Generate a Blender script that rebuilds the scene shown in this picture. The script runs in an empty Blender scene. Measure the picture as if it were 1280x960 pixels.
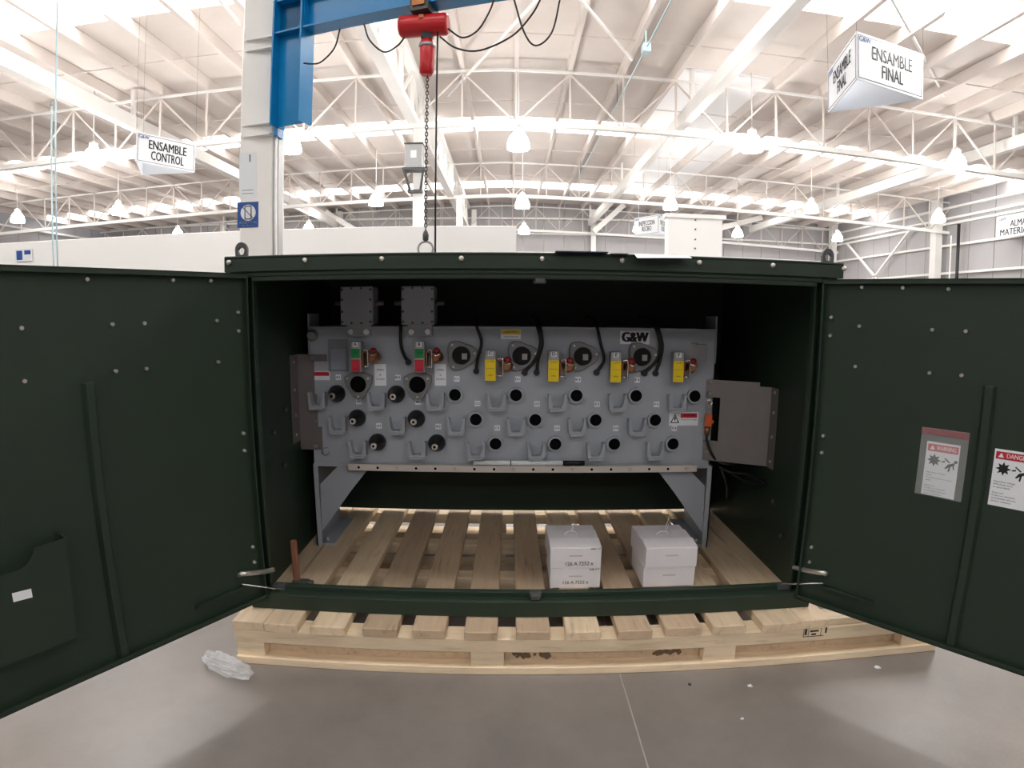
import bpy, bmesh, math, random
from mathutils import Vector, Matrix

# ------------------------------------------------------------------ camera, world, exposure
SC = bpy.context.scene
COL = SC.collection
A1, A3 = 0.0013830966, -0.32625198e-9          # lens: angle = A1*r + A3*r^3, r in pixels of the 1280x960 frame
CX, CY, CZ = -0.1068, -2.1716, 1.4439
PITCH, YAW, ROLL = -0.123286, -0.0048175, 0.0067313

def ray(u, v):
    x = u - 640; y = 480 - v; r = math.hypot(x, y) + 1e-9
    th = A1*r + A3*r**3; s = math.sin(th)/r
    c = (x*s, math.cos(th), y*s)
    a, b = math.cos(ROLL), math.sin(ROLL); c = (c[0]*a - c[2]*b, c[1], c[0]*b + c[2]*a)
    a, b = math.cos(PITCH), math.sin(PITCH); c = (c[0], c[1]*a - c[2]*b, c[1]*b + c[2]*a)
    a, b = math.cos(YAW), math.sin(YAW); return Vector((c[0]*a - c[1]*b, c[0]*b + c[1]*a, c[2]))
EYE = Vector((CX, CY, CZ))
def onY(u, v, y):
    r = ray(u, v); return EYE + r*((y - CY)/r.y)
def onZ(u, v, z):
    r = ray(u, v); return EYE + r*((z - CZ)/r.z)
def onX(u, v, x):
    r = ray(u, v); return EYE + r*((x - CX)/r.x)
def onP(u, v, pt, n):
    r = ray(u, v); return EYE + r*((Vector(pt) - EYE).dot(n)/r.dot(n))

cd = bpy.data.cameras.new('camera')
cam = bpy.data.objects.new('camera', cd); COL.objects.link(cam); SC.camera = cam
cd.sensor_fit = 'HORIZONTAL'; cd.sensor_width = 36.0; cd.lens = 19.5
cd.clip_start = 0.02; cd.clip_end = 200
cd.type = 'PANO'
PX = 1280/36.0                                   # pixels per sensor millimetre
cd.panorama_type = 'FISHEYE_LENS_POLYNOMIAL'
cd.fisheye_fov = math.radians(170)
cd.fisheye_polynomial_k0 = 0.0
cd.fisheye_polynomial_k1 = -A1*PX
cd.fisheye_polynomial_k2 = 0.0
cd.fisheye_polynomial_k3 = -A3*PX**3
cd.fisheye_polynomial_k4 = 0.0
fw = Vector((0, math.cos(PITCH), math.sin(PITCH)))
up = Vector((0, -math.sin(PITCH), math.cos(PITCH))); rt = Vector((1, 0, 0))
cr_, sr_ = math.cos(ROLL), math.sin(ROLL)
def rotw(v):
    a, b = math.cos(YAW), math.sin(YAW); return Vector((v.x*a - v.y*b, v.x*b + v.y*a, v.z))
R0 = rotw(rt*cr_ + up*sr_); U0 = rotw(up*cr_ - rt*sr_); F0 = rotw(fw)
cam.matrix_world = Matrix(((R0.x, U0.x, -F0.x, CX), (R0.y, U0.y, -F0.y, CY), (R0.z, U0.z, -F0.z, CZ), (0, 0, 0, 1)))

world = bpy.data.worlds.new('world'); SC.world = world; world.use_nodes = True
world.node_tree.nodes['Background'].inputs[0].default_value = (0.75, 0.85, 1.0, 1)
world.node_tree.nodes['Background'].inputs[1].default_value = 1.0
SC.view_settings.view_transform = 'Standard'; SC.view_settings.look = 'None'
SC.view_settings.gamma = 1.0; SC.view_settings.use_curve_mapping = False
SC.view_settings.exposure = 0.42
SKYLIGHT = 4.5          # roof skylight panels
LAMP = 45.0             # glowing high-bay reflectors

random.seed(7)
# ------------------------------------------------------------------ helpers
def lin(c):
    c /= 255.0
    return c/12.92 if c <= 0.04045 else ((c + 0.055)/1.055)**2.4
def rgb(r, g, b): return (lin(r), lin(g), lin(b), 1)

MATS = {}
def mat(name, col, rough=0.5, metal=0.0, var=0.0, scale=4.0, bump=0.0, bscale=40.0, stretch=None, rnd=0.0, emit=None, estr=0, spec=0.5, trans=0, alpha=1.0, rvar=0.0, stops=None):
    if name in MATS: return MATS[name]
    m = bpy.data.materials.new(name); m.use_nodes = True; MATS[name] = m
    nt = m.node_tree; N = nt.nodes; L = nt.links; b = N['Principled BSDF']
    b.inputs['Roughness'].default_value = rough; b.inputs['Metallic'].default_value = metal
    b.inputs['Specular IOR Level'].default_value = spec
    b.inputs['Base Color'].default_value = col
    if emit: b.inputs['Emission Color'].default_value = emit; b.inputs['Emission Strength'].default_value = estr
    if trans: b.inputs['Transmission Weight'].default_value = trans
    b.inputs['Alpha'].default_value = alpha
    geo = N.new('ShaderNodeNewGeometry'); mp = N.new('ShaderNodeMapping'); L.new(geo.outputs['Position'], mp.inputs['Vector'])
    if stretch: mp.inputs['Scale'].default_value = stretch
    if var or rnd or stops or rvar:
        nz = N.new('ShaderNodeTexNoise'); nz.inputs['Scale'].default_value = scale; nz.inputs['Detail'].default_value = 6; nz.inputs['Roughness'].default_value = 0.62
        L.new(mp.outputs[0], nz.inputs['Vector'])
        cr = N.new('ShaderNodeValToRGB'); L.new(nz.outputs['Fac'], cr.inputs[0])
        if stops:
            cr.color_ramp.elements[0].position = stops[0][0]; cr.color_ramp.elements[0].color = stops[0][1]
            cr.color_ramp.elements[1].position = stops[-1][0]; cr.color_ramp.elements[1].color = stops[-1][1]
            for p, c in stops[1:-1]:
                e = cr.color_ramp.elements.new(p); e.color = c
        else:
            cr.color_ramp.elements[0].position = 0.3; cr.color_ramp.elements[1].position = 0.7
            cr.color_ramp.elements[0].color = tuple(c*(1 - var) for c in col[:3]) + (1,)
            cr.color_ramp.elements[1].color = tuple(min(1, c*(1 + var)) for c in col[:3]) + (1,)
        out = cr.outputs[0]
        if rnd:
            oi = N.new('ShaderNodeObjectInfo'); mr = N.new('ShaderNodeMapRange'); L.new(oi.outputs['Random'], mr.inputs[0])
            mr.inputs[3].default_value = 1 - rnd; mr.inputs[4].default_value = 1 + rnd
            hs = N.new('ShaderNodeHueSaturation'); L.new(out, hs.inputs['Color']); L.new(mr.outputs[0], hs.inputs['Value']); out = hs.outputs[0]
        L.new(out, b.inputs['Base Color'])
        if rvar:
            m2 = N.new('ShaderNodeMapRange'); L.new(nz.outputs['Fac'], m2.inputs[0]); m2.inputs[1].default_value = .3; m2.inputs[2].default_value = .7
            m2.inputs[3].default_value = rough - rvar; m2.inputs[4].default_value = rough + rvar; L.new(m2.outputs[0], b.inputs['Roughness'])
    if bump:
        n2 = N.new('ShaderNodeTexNoise'); n2.inputs['Scale'].default_value = bscale; n2.inputs['Detail'].default_value = 4
        L.new(mp.outputs[0], n2.inputs['Vector'])
        bp = N.new('ShaderNodeBump'); bp.inputs['Strength'].default_value = bump; bp.inputs['Distance'].default_value = 0.01
        L.new(n2.outputs['Fac'], bp.inputs['Height']); L.new(bp.outputs[0], b.inputs['Normal'])
    return m

class MB:
    def __init__(s, f=None): s.v = []; s.f = []; s.m = []; s.sm = []; s.map = f; s.mi = 0
    def add(s, vs, fs, smooth=False):
        o = len(s.v)
        for p in vs:
            p = Vector(p); s.v.append(s.map(*p) if s.map else p)
        for f in fs: s.f.append([o + i for i in f]); s.m.append(s.mi); s.sm.append(smooth)
        return s
    def box(s, x0, x1, y0, y1, z0, z1):
        return s.add([(x, y, z) for x in (x0, x1) for y in (y0, y1) for z in (z0, z1)],
                     [(0, 1, 3, 2), (4, 6, 7, 5), (0, 4, 5, 1), (2, 3, 7, 6), (0, 2, 6, 4), (1, 5, 7, 3)])
    def bar(s, p, q, w, h, upv=(0, 0, 1)):
        p, q = Vector(p), Vector(q); d = (q - p).normalized(); u = Vector(upv)
        if abs(d.dot(u)) > .98: u = Vector((0, 1, 0))
        a = d.cross(u).normalized(); b = a.cross(d).normalized()
        vs = [e + a*(i*w/2) + b*(j*h/2) for e in (p, q) for i in (-1, 1) for j in (-1, 1)]
        return s.add(vs, [(0, 1, 3, 2), (4, 6, 7, 5), (0, 4, 5, 1), (2, 3, 7, 6), (0, 2, 6, 4), (1, 5, 7, 3)])
    def cyl(s, p, q, r, r2=None, n=12, caps=True, smooth=True):
        r2 = r if r2 is None else r2; p, q = Vector(p), Vector(q); d = (q - p).normalized()
        u = Vector((0, 0, 1)) if abs(d.z) < .9 else Vector((1, 0, 0)); a = d.cross(u).normalized(); b = a.cross(d)
        ring = [(math.cos(2*math.pi*i/n), math.sin(2*math.pi*i/n)) for i in range(n)]
        vs = [p + (a*c + b*t)*r for c, t in ring] + [q + (a*c + b*t)*r2 for c, t in ring]
        s.add(vs, [(i, (i + 1) % n, n + (i + 1) % n, n + i) for i in range(n)], smooth)
        if caps:
            o = len(s.v) - 2*n
            s.f += [[o + i for i in range(n)][::-1], [o + n + i for i in range(n)]]; s.m += [s.mi]*2; s.sm += [False]*2
        return s
    def lathe(s, o, ax, prof, n=16):                 # prof: list of (distance along ax, radius)
        o, d = Vector(o), Vector(ax).normalized(); u = Vector((0, 0, 1)) if abs(d.z) < .9 else Vector((1, 0, 0)); a = d.cross(u).normalized(); b = a.cross(d)
        vs = []
        for h, r in prof:
            for i in range(n):
                t = 2*math.pi*i/n; vs.append(o + d*h + (a*math.cos(t) + b*math.sin(t))*r)
        fs = [(k*n + i, k*n + (i + 1) % n, (k + 1)*n + (i + 1) % n, (k + 1)*n + i) for k in range(len(prof) - 1) for i in range(n)]
        fs += [tuple(range(n))[::-1], tuple((len(prof) - 1)*n + i for i in range(n))]
        s.add(vs, fs, True); s.sm[-1] = s.sm[-2] = False; return s
    def tube(s, pts, r, n=8, sub=6):
        P = [Vector(p) for p in pts]; C = []
        if len(P) > 2 and sub > 1:
            Q = [P[0]*2 - P[1]] + P + [P[-1]*2 - P[-2]]
            for i in range(1, len(Q) - 2):
                for k in range(sub):
                    t = k/sub; a, b, c, d = Q[i-1], Q[i], Q[i+1], Q[i+2]
                    C.append(.5*((2*b) + (c - a)*t + (2*a - 5*b + 4*c - d)*t*t + (3*b - a - 3*c + d)*t**3))
            C.append(P[-1])
        else: C = P
        vs = []; a = None
        for i, p in enumerate(C):
            d = (C[min(i + 1, len(C) - 1)] - C[max(i - 1, 0)]).normalized()
            if a is None: a = d.orthogonal().normalized()
            a = (a - d*a.dot(d)).normalized(); b = d.cross(a)
            vs += [p + (a*math.cos(2*math.pi*k/n) + b*math.sin(2*math.pi*k/n))*r for k in range(n)]
        m = len(C)
        fs = [(i*n + k, i*n + (k + 1) % n, (i + 1)*n + (k + 1) % n, (i + 1)*n + k) for i in range(m - 1) for k in range(n)]
        fs += [tuple(range(n))[::-1], tuple((m - 1)*n + k for k in range(n))]
        return s.add(vs, fs, True)
    def prism(s, poly, c0, c1, fr=None):             # polygon (a, b) extruded from c0 to c1; fr maps (a, b, c) to a point
        fr = fr or (lambda a, b, c: (a, c, b)); n = len(poly)
        vs = [fr(a, b, c0) for a, b in poly] + [fr(a, b, c1) for a, b in poly]
        return s.add(vs, [tuple(range(n))[::-1], tuple(n + i for i in range(n))] + [(i, (i + 1) % n, n + (i + 1) % n, n + i) for i in range(n)])
    def ringplate(s, outer, c, r, c0, c1, fr=None):   # plate with a round hole; outer polygon sampled by angle
        fr = fr or (lambda a, b, cc: (a, cc, b)); n = len(outer)
        inner = []
        for a, b in outer:
            t = math.atan2(b - c[1], a - c[0]); inner.append((c[0] + r*math.cos(t), c[1] + r*math.sin(t)))
        vs = [fr(a, b, z) for z in (c0, c1) for P in (outer, inner) for a, b in P]
        fs = []
        for i in range(n):
            j = (i + 1) % n
            fs += [(i, j, n + j, n + i), (2*n + i, 3*n + i, 3*n + j, 2*n + j), (i, 2*n + i, 2*n + j, j), (n + i, n + j, 3*n + j, 3*n + i)]
        return s.add(vs, fs)
    def mesh(s, name, mats, bev=0.0, seg=1):
        me = bpy.data.meshes.new(name); me.from_pydata([tuple(p) for p in s.v], [], s.f)
        for m in (mats if isinstance(mats, (list, tuple)) else [mats]): me.materials.append(m)
        for p, mi, sm in zip(me.polygons, s.m, s.sm): p.material_index = mi; p.use_smooth = sm
        bm = bmesh.new(); bm.from_mesh(me); bmesh.ops.recalc_face_normals(bm, faces=bm.faces)
        if bev: bmesh.ops.bevel(bm, geom=[e for e in bm.edges if len(e.link_faces) == 2 and e.calc_face_angle(0) > .5], offset=bev, segments=seg, affect='EDGES', clamp_overlap=True)
        bm.to_mesh(me); bm.free(); return me

WM = {}
def link(name, data, parent=None, mw=None):
    o = bpy.data.objects.new(name, data); COL.objects.link(o); mw = mw or Matrix()
    o.matrix_basis = mw; WM[o] = mw
    if parent is not None: o.parent = parent; o.matrix_parent_inverse = WM[parent].inverted()
    return o
def part(name, mb, mats, parent=None, bev=0.0, seg=1, mw=None, **k):
    o = link(name, mb.mesh(name, mats, bev, seg), parent, mw); return tag(o, **k)
def tag(o, label=None, cat=None, group=None, kind=None):
    if label: o['label'] = label
    if cat: o['category'] = cat
    if group: o['group'] = group
    if kind: o['kind'] = kind
    return o
def thing(name, loc, label, cat, group=None, kind=None):
    return tag(link(name, None, None, Matrix.Translation(Vector(loc))), label, cat, group, kind)
def T(x, y, z): return Matrix.Translation((x, y, z))

def frame(o, ux, uy):
    o, ux, uy = Vector(o), Vector(ux).normalized(), Vector(uy).normalized(); n = ux.cross(uy)
    return lambda a, b, c=0.0: o + ux*a + uy*b + n*c
_tc = {}
def text(mb, s, fr, x, y, size, c=0.001, sx=1.0, align='CENTER', bold=0.0, width=None):
    key = (s, align)
    if key not in _tc:
        cu = bpy.data.curves.new('t', 'FONT'); cu.body = s; cu.align_x = align; cu.align_y = 'CENTER'; cu.resolution_u = 2
        ob = bpy.data.objects.new('t', cu); COL.objects.link(ob); bpy.context.view_layer.update()
        me = ob.evaluated_get(bpy.context.evaluated_depsgraph_get()).to_mesh()
        _tc[key] = ([v.co.copy() for v in me.vertices], [tuple(p.vertices) for p in me.polygons])
        bpy.data.objects.remove(ob); bpy.data.curves.remove(cu)
    vs, fs = _tc[key]
    if not vs: return mb
    if width: w = max(v.x for v in vs) - min(v.x for v in vs); sx = width/(w*size)
    for dx in ((-bold, 0, bold) if bold >= .01 else (0,)):     # overlaid strokes make the letters bold
        mb.add([fr(x + (v.x + dx)*size*sx, y + v.y*size, c + (.0002 if dx else 0)) for v in vs], fs)
    return mb
def quad(mb, fr, x0, x1, y0, y1, c0=0.0, c1=0.001):
    return mb.add([fr(a, b, c) for a in (x0, x1) for b in (y0, y1) for c in (c0, c1)],
                  [(0, 1, 3, 2), (4, 6, 7, 5), (0, 4, 5, 1), (2, 3, 7, 6), (0, 2, 6, 4), (1, 5, 7, 3)])

# ------------------------------------------------------------------ materials
M_roof = mat('roof_sheet_white', rgb(222, 213, 207), .55, var=.06, scale=.6)
M_steel = mat('white_painted_steel', rgb(247, 246, 243), .45, var=.03, scale=2)
M_sky = mat('skylight_fibreglass', rgb(240, 240, 240), .5, emit=(1, .985, .96, 1), estr=SKYLIGHT)
M_faint = mat('faint_glow_sheet', rgb(240, 240, 240), .5, emit=(1, .98, 1, 1), estr=.12)  # off-white sheet with weak emission, for some lengthwise roof panels
M_lamp = mat('lamp_acrylic', rgb(250, 250, 250), .3, emit=(1, .98, .95, 1), estr=LAMP)
M_clad = mat('grey_cladding', rgb(178, 176, 178), .5, var=.05, scale=.8, rnd=.05)
M_floor = mat('concrete', rgb(150, 146, 144), .34, scale=2.2, bump=.05, bscale=60, rvar=.07,
              stops=[(.28, rgb(122, 115, 112)), (.5, rgb(136, 129, 125)), (.72, rgb(146, 139, 135))])
M_joint = mat('joint_filler', rgb(192, 185, 178), .8)
M_green = mat('green_enamel', rgb(41, 56, 45), .45, spec=.35, var=.06, scale=5, bump=.03, bscale=120)
M_zinc = mat('zinc_bolt', rgb(205, 203, 196), .3, metal=.85)
M_grey = mat('grey_tank_paint', rgb(166, 172, 182), .42, var=.03, scale=6, bump=.02, bscale=150)
M_gmetal = mat('cast_grey_metal', rgb(170, 171, 172), .38, metal=.5, var=.06, scale=20)
M_wing = mat('bare_grey_sheet', rgb(128, 122, 122), .45, metal=.3, var=.06, scale=8)
M_flange = mat('dull_cast_flange', rgb(128, 130, 132), .4, metal=.35, var=.08, scale=25)
M_dgrey = mat('dark_grey_steel', rgb(84, 86, 88), .5, metal=.3)
M_black = mat('black_rubber', rgb(18, 18, 20), .5)
M_void = mat('bore_black', rgb(6, 6, 7), .8, spec=.1)
M_glass = mat('window_dark', rgb(12, 13, 17), .35, spec=.3)
M_white = mat('white_print', rgb(236, 240, 246), .45)
M_ink = mat('black_ink', rgb(20, 20, 24), .6)
M_red = mat('red_print', rgb(196, 36, 58), .45)
M_redm = mat('red_enamel', rgb(196, 32, 40), .28, var=.05)
M_grn = mat('green_print', rgb(20, 140, 70), .45)
M_yel = mat('yellow_print', rgb(240, 208, 20), .45)
M_brass = mat('brass', rgb(160, 108, 72), .36, metal=.9, var=.1, scale=30)
M_bright = mat('bright_steel', rgb(222, 220, 216), .25, metal=.9)
M_tin = mat('tinned_bar', rgb(214, 208, 202), .35, metal=.4)
M_blue = mat('blue_enamel', rgb(0, 128, 190), .25, var=.06, scale=3)
M_signb = mat('sign_blue', rgb(36, 84, 156), .5)
M_teal = mat('pale_blue_pipe', rgb(186, 214, 222), .4)
M_wally = mat('partition_white', rgb(253, 253, 252), .55)
M_paper = mat('white_card', rgb(242, 240, 245), .6, var=.03, scale=12)
M_plast = mat('clear_plastic', rgb(225, 230, 232), .1, alpha=.16)
M_orange = mat('orange_plastic', rgb(222, 104, 60), .4)
M_navy = mat('navy_card', rgb(30, 36, 62), .4)
def wood(name, stretch, light, dark, rnd=.14):
    return mat(name, light, .68, scale=5.0, stretch=stretch, rnd=rnd, bump=.12, bscale=30,
               stops=[(.25, dark), (.42, light), (.6, tuple(min(1, c*1.12) for c in light[:3]) + (1,)), (.78, dark)])
M_woody = wood('pine_along', (7, .8, 7), rgb(220, 198, 168), rgb(194, 166, 134))
M_woodo = wood('weathered_board', (6, .6, 6), rgb(200, 176, 148), rgb(170, 140, 112), .12)
M_woodx = wood('pine_across', (.8, 7, 7), rgb(230, 210, 180), rgb(206, 180, 148))
M_hwood = wood('hammer_wood', (14, 14, 1.5), rgb(146, 96, 74), rgb(116, 72, 54))
M_stain = mat('black_stain', rgb(104, 84, 66), .8)
# ================================================================== BUILDING
XL, XR, YF, YB = -26.0, 20.0, -14.0, 32.0
def drop(x): return -0.034*abs(x + .3)
PITCHX = 1.35
NX0, NX1 = -19, 15                                # purlin lines at x = .02 + k*PITCHX
def px_(k): return 0.02 + k*PITCHX

# floor slabs around the joint that shows beside the pallet
flo = part('floor', MB().box(XL, XR, YF, YB, -.2, -.003), M_joint, kind='structure', label='polished grey concrete warehouse floor', cat='floor')
xs = [XL] + [.352 + 5*k for k in range(-5, 4)] + [XR]; ys = [YF, 4.4, 16, YB]
for i in range(len(xs) - 1):
    for j in range(len(ys) - 1):
        part('slab', MB().box(xs[i] + .003, xs[i+1] - .003, ys[j] + .0018, ys[j+1] - .0018, -.1, 0), M_floor, flo)

# roof
ceil = tag(link('ceiling', None, None, T(0, 0, 7.95)), 'white sheet roof with purlins, trusses and glowing skylight strips', 'ceiling', kind='structure')
bands = [(-11.5, -10.05), (-2.0, -.55), (7.5, 8.95), (17.0, 18.45), (26.5, 27.95)]
edges = [YF] + [e for b in bands for e in b] + [YB]
sheet_cache = {}
for k in range(NX0, NX1):
    x0, x1 = px_(k), px_(k + 1); z0, z1 = 7.95 + drop(x0), 7.95 + drop(x1)
    segs = [(edges[j], edges[j + 1], 2*(j % 2)) for j in range(len(edges) - 1)]
    if k in (3, 4): segs = [q for a, b, t in segs for q in ([(a, 12.33, 0), (12.33, b, 1)] if a == 8.95 else [(a, b, t)])]
    if k in (4, 5): segs = [(a, b, 1 if a == 18.45 else t) for a, b, t in segs]      # lengthwise sheets given a weak glow
    for y0, y1, t in segs:
        g = .012
        def fr(a, b, c): return (a, b, z0 + (z1 - z0)*(a - x0)/(x1 - x0) + c)
        part('skylight_panel' if t else 'roof_sheet', MB(fr).box(x0 + g, x1 - g, y0 + g, y1 - g, 0, .05), (M_roof, M_faint, M_sky)[t], ceil)
    part('roof_skin', MB(lambda a, b, c: (a, b, z0 + (z1 - z0)*(a - x0)/(x1 - x0) + c)).box(x0, x1, YF, YB, .06, .1), M_roof, ceil)
for k in range(NX0, NX1 + 1):                     # purlins running away from the camera
    x = px_(k); z = 7.94 + drop(x)
    m = MB().box(x - .055, x + .055, YF, YB, z - .3, z)
    part('purlin', m, M_roof, ceil)
for y in (4.2, 10.6, 14.9, 20.0, 24.4, 29.2):      # sag rods between purlins
    for sgn in (-1, 1):
        xe = XR if sgn > 0 else XL
        part('sag_rod', MB().bar((-.3, y, 7.72), (xe, y, 7.72 + drop(xe)), .03, .03), M_roof, ceil)

# roof trusses across the hall
TR = [(12.33, 6.20), (21.83, 6.26), (31.4, 6.22)]
for ty, tz in TR:
    m = MB()
    for xe in (XL, XR):
        m.bar((-.3, ty, tz), (xe, ty, tz + drop(xe)), .16, .13)
        m.bar((-.3, ty, tz + 1.38), (xe, ty, tz + 1.38 + drop(xe)), .06, .06)
    tr = part('roof_truss', m, M_steel, ceil)
    for k in range(NX0, NX1 + 1):
        x = px_(k); zb = tz + drop(x)
        part('vertical_web', MB().bar((x, ty, zb), (x, ty, zb + 1.36), .045, .045), M_roof, tr)
        if k < NX1:
            x2 = px_(k + 1); zb2 = tz + drop(x2)
            a, b = ((x, ty, zb + 1.34), (x2, ty, zb2)) if k % 2 else ((x, ty, zb), (x2, ty, zb2 + 1.34))
            part('diagonal_web', MB().bar(a, b, .04, .04), M_roof, tr)

# girder truss over the column line, and the plain roof beams
gx = -2.55
g = part('girder', MB().box(gx - .13, gx + .13, 2.9, 31.4, 6.17, 6.33).box(gx - .12, gx + .12, 2.9, 31.4, 7.42, 7.58), M_steel, ceil)
yy = 3.1; n = 0
while yy < 30.5:
    part('vertical_web', MB().box(gx - .16 if n % 4 == 0 else gx - .05, gx + .16 if n % 4 == 0 else gx + .05, yy - .05, yy + .05, 6.3, 7.45), M_steel, g)
    a, b = (6.3, 7.45) if n % 2 else (7.45, 6.3)
    part('diagonal_web', MB().bar((gx, yy, a), (gx, yy + 1.5, b), .07, .07), M_steel, g)
    yy += 1.5; n += 1
for x, z in ((4.5, 6.5), (-10.25, 6.45), (14.2, 6.45)):
    m = MB().box(x - .12, x + .12, 1.0, 31.4, z, z + .35)
    part('roof_beam', m, M_steel, ceil)
    for ty in (2.8, 12.33, 21.83, 31.4): part('hanger_post', MB().box(x - .05, x + .05, ty - .05, ty + .05, z + .3, 7.9 + drop(x)), M_steel, ceil)
for (u1, v1), (u2, v2), dy in (((742, 290), (780, 256), 31.0), ((452, 292), (392, 256), 31.0), ((870, 293), (952, 272), 30.8), ((300, 292), (345, 318), 30.8)):
    part('knee_brace', MB().bar(onY(u1, v1, dy), onY(u2, v2, dy), .3, .3), M_steel, ceil)
for a, b in (((700, 0), (560, 120)), ((700, 0), (790, 75)), ((250, 0), (300, 30)), ((1110, 20), (1180, 120))):
    p = onZ(a[0], a[1] - 30, 7.45); q = onZ(b[0], b[1], 7.45)
    part('wind_brace', MB().bar(p, q, .05, .05), M_steel, ceil)

# walls
def wall(name, label): return tag(link(name, None, None, T(0, 0, 0)), label, 'wall', kind='structure')
wb = wall('wall_back', 'grey panelled end wall behind the far roof truss')
n = 38; w = (XR - XL)/n
me = MB().box(.015, w - .015, 0, .06, 0, 7.9).mesh('cladding_panel', M_clad)
part('backing', MB().box(XL, XR, YB + .05, YB + .12, 0, 8.2), M_steel, wb)
for k in range(n): link('cladding_panel', me, wb, T(XL + k*w, YB - .02, 0))
for z in (3.7, 4.95, 6.05, 6.95): part('girt', MB().box(XL, XR, YB - .2, YB - .03, z - .05, z + .05), M_steel, wb)
for x in (-17.5, -10.1, -2.2, 4.72, 12.2): part('wall_post', MB().box(x - .14, x + .14, YB - .5, YB - .2, 0, 7.4), M_steel, wb)
wr = wall('wall_right', 'grey panelled side wall with white girts and bracing')
n = 32; w = (YB - YF)/n
me = MB().box(0, .06, .015, w - .015, 0, 7.3).mesh('cladding_panel', M_clad)
part('backing', MB().box(XR + .05, XR + .12, YF, YB, 0, 8), M_steel, wr)
for k in range(n): link('cladding_panel', me, wr, T(XR - .02, YF + k*w, 0))
for z in (2.4, 3.71, 4.97, 5.96, 6.2, 6.68): part('girt', MB().box(XR - .2, XR - .03, YF, YB, z - .05, z + .05), M_steel, wr)
for y in (31.4, 22.2, 12.7, 3.2): part('wall_post', MB().box(XR - .55, XR - .2, y - .2, y + .2, 0, 7.2), M_steel, wr)
for a, b in (((29.9, 5.9), (24.0, 1.6)), ((24.2, 6.0), (30.0, 1.6))):
    part('cross_brace', MB().bar((XR - .3, a[0], a[1]), (XR - .3, b[0], b[1]), .1, .1), M_steel, wr)
p = onX(1195, 340, 19.3)
part('drain_pipe', MB().cyl((19.35, p.y, 0), (19.35, p.y, 5.75), .07), M_black, wr)
part('conduit', MB().cyl((19.35, p.y + .45, 0), (19.35, p.y + .45, 5.3), .03), M_steel, wr)
wl = wall('wall_left', 'grey panelled side wall at the far left')
part('backing', MB().box(XL - .12, XL - .05, YF, YB, 0, 8), M_steel, wl)
me = MB().box(-.06, 0, .015, w - .015, 0, 7.1).mesh('cladding_panel', M_clad)
for k in range(n): link('cladding_panel', me, wl, T(XL + .02, YF + k*w, 0))
for z in (3.7, 4.97, 6.2): part('girt', MB().box(XL + .03, XL + .2, YF, YB, z - .05, z + .05), M_steel, wl)
wf = part('wall_front', MB().box(XL, XR, YF - .12, YF, 0, 8), mat('dark_cladding', rgb(96, 94, 96), .6), kind='structure', label='plain grey wall behind the viewer', cat='wall')

# columns under the girder
for i, (cx, cy, lab) in enumerate(((-2.46, 3.18, 'white steel column carrying the blue jib crane'), (-2.41, 12.45, 'white steel column with the grey control box'), (-2.2, 21.95, 'slim white steel column below the far end of the girder'))):
    w2 = .162 if i == 0 else .13
    c = part('column', MB().box(cx - w2, cx + w2, cy - .15, cy + .15, 0, 6.18 if i else 6.2), M_steel, bev=.01, kind='structure', label=lab, cat='column')
    if i == 0:
        part('flange_strip', MB().box(cx + w2, cx + w2 + .006, cy - .02, cy + .1, 0, 6.1).box(cx + w2, cx + w2 + .02, cy - .14, cy - .11, 0, 6.1), M_gmetal, c)

# white partition block and white enclosure
part('partition_block', MB().box(-13.5, 0.0, 7.83, 11.4, 0, 2.93), M_wally, bev=.01, label='long plain white partition block behind the green enclosure', cat='partition')
we = part('wall_panel_box', MB().box(3.72, 5.12, 11.83, 12.1, 0, 3.9), M_wally, bev=.01, label='tall white boxed panel with a riveted seam, right of the inspection sign', cat='panel')
part('top_cap', MB().box(3.66, 5.2, 11.79, 12.1, 3.82, 3.92), M_wally, we)
for z in (3.78, 3.55, 3.3, 3.08, 2.86): part('rivet', MB().cyl((4.42, 11.835, z), (4.42, 11.815, z), .022, n=8), M_dgrey, we)
# small logo panel on the partition
f = frame(onY(30, 319, 7.81), (1, 0, 0), (0, 0, 1))
lp = part('wall_notice', quad(MB(), f, -.2, .2, -.12, .12, 0, .01), M_white, label='small white notice with blue print on the white partition', cat='notice')
for q_ in ((-.17, -.03, -.09, .09), (.02, .17, .01, .09)): part('print', quad(MB(), f, *q_, .01, .012), M_signb, lp)

# ------------------------------------------------------------------ high-bay lamps
def lamp_meshes():
    sh = MB().lathe((0, 0, 0), (0, 0, 1), [(-.2, .262), (-.19, .268), (-.1, .265), (0, .245), (.1, .205), (.17, .15), (.2, .11)], 16)
    cp = MB().lathe((0, 0, 0), (0, 0, 1), [(.2, .11), (.22, .12), (.34, .115), (.36, .06), (.4, .03)], 12)
    return sh.mesh('reflector', M_lamp), cp.mesh('ballast', M_steel)
LS, LC = lamp_meshes()
rows = [('nearest', 11.75, [(117, 195), (363, 180), (648, 176), (940, 172), (1195, 195)]),
        ('middle', 19.3, [(22, 272), (148, 262), (470, 250), (653, 253), (838, 255), (1014, 258), (1173, 268)]),
        ('farthest', 26.6, [(222, 280), (386, 272), (655, 287), (798, 284), (922, 291), (1047, 293)])]
ordn = ['first', 'second', 'third', 'fourth', 'fifth', 'sixth', 'seventh']
def lamp(x, y, z, label):
    t = thing('high_bay_lamp', (x, y, z - .2), label, 'lamp', 'high-bay lamps hung from the roof')
    link('reflector', LS, t, T(x, y, z)); link('ballast', LC, t, T(x, y, z))
    part('hanger', MB().cyl((x, y, z + .38), (x, y, 7.75 + drop(x)), .014, n=6), M_steel, t)
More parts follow.
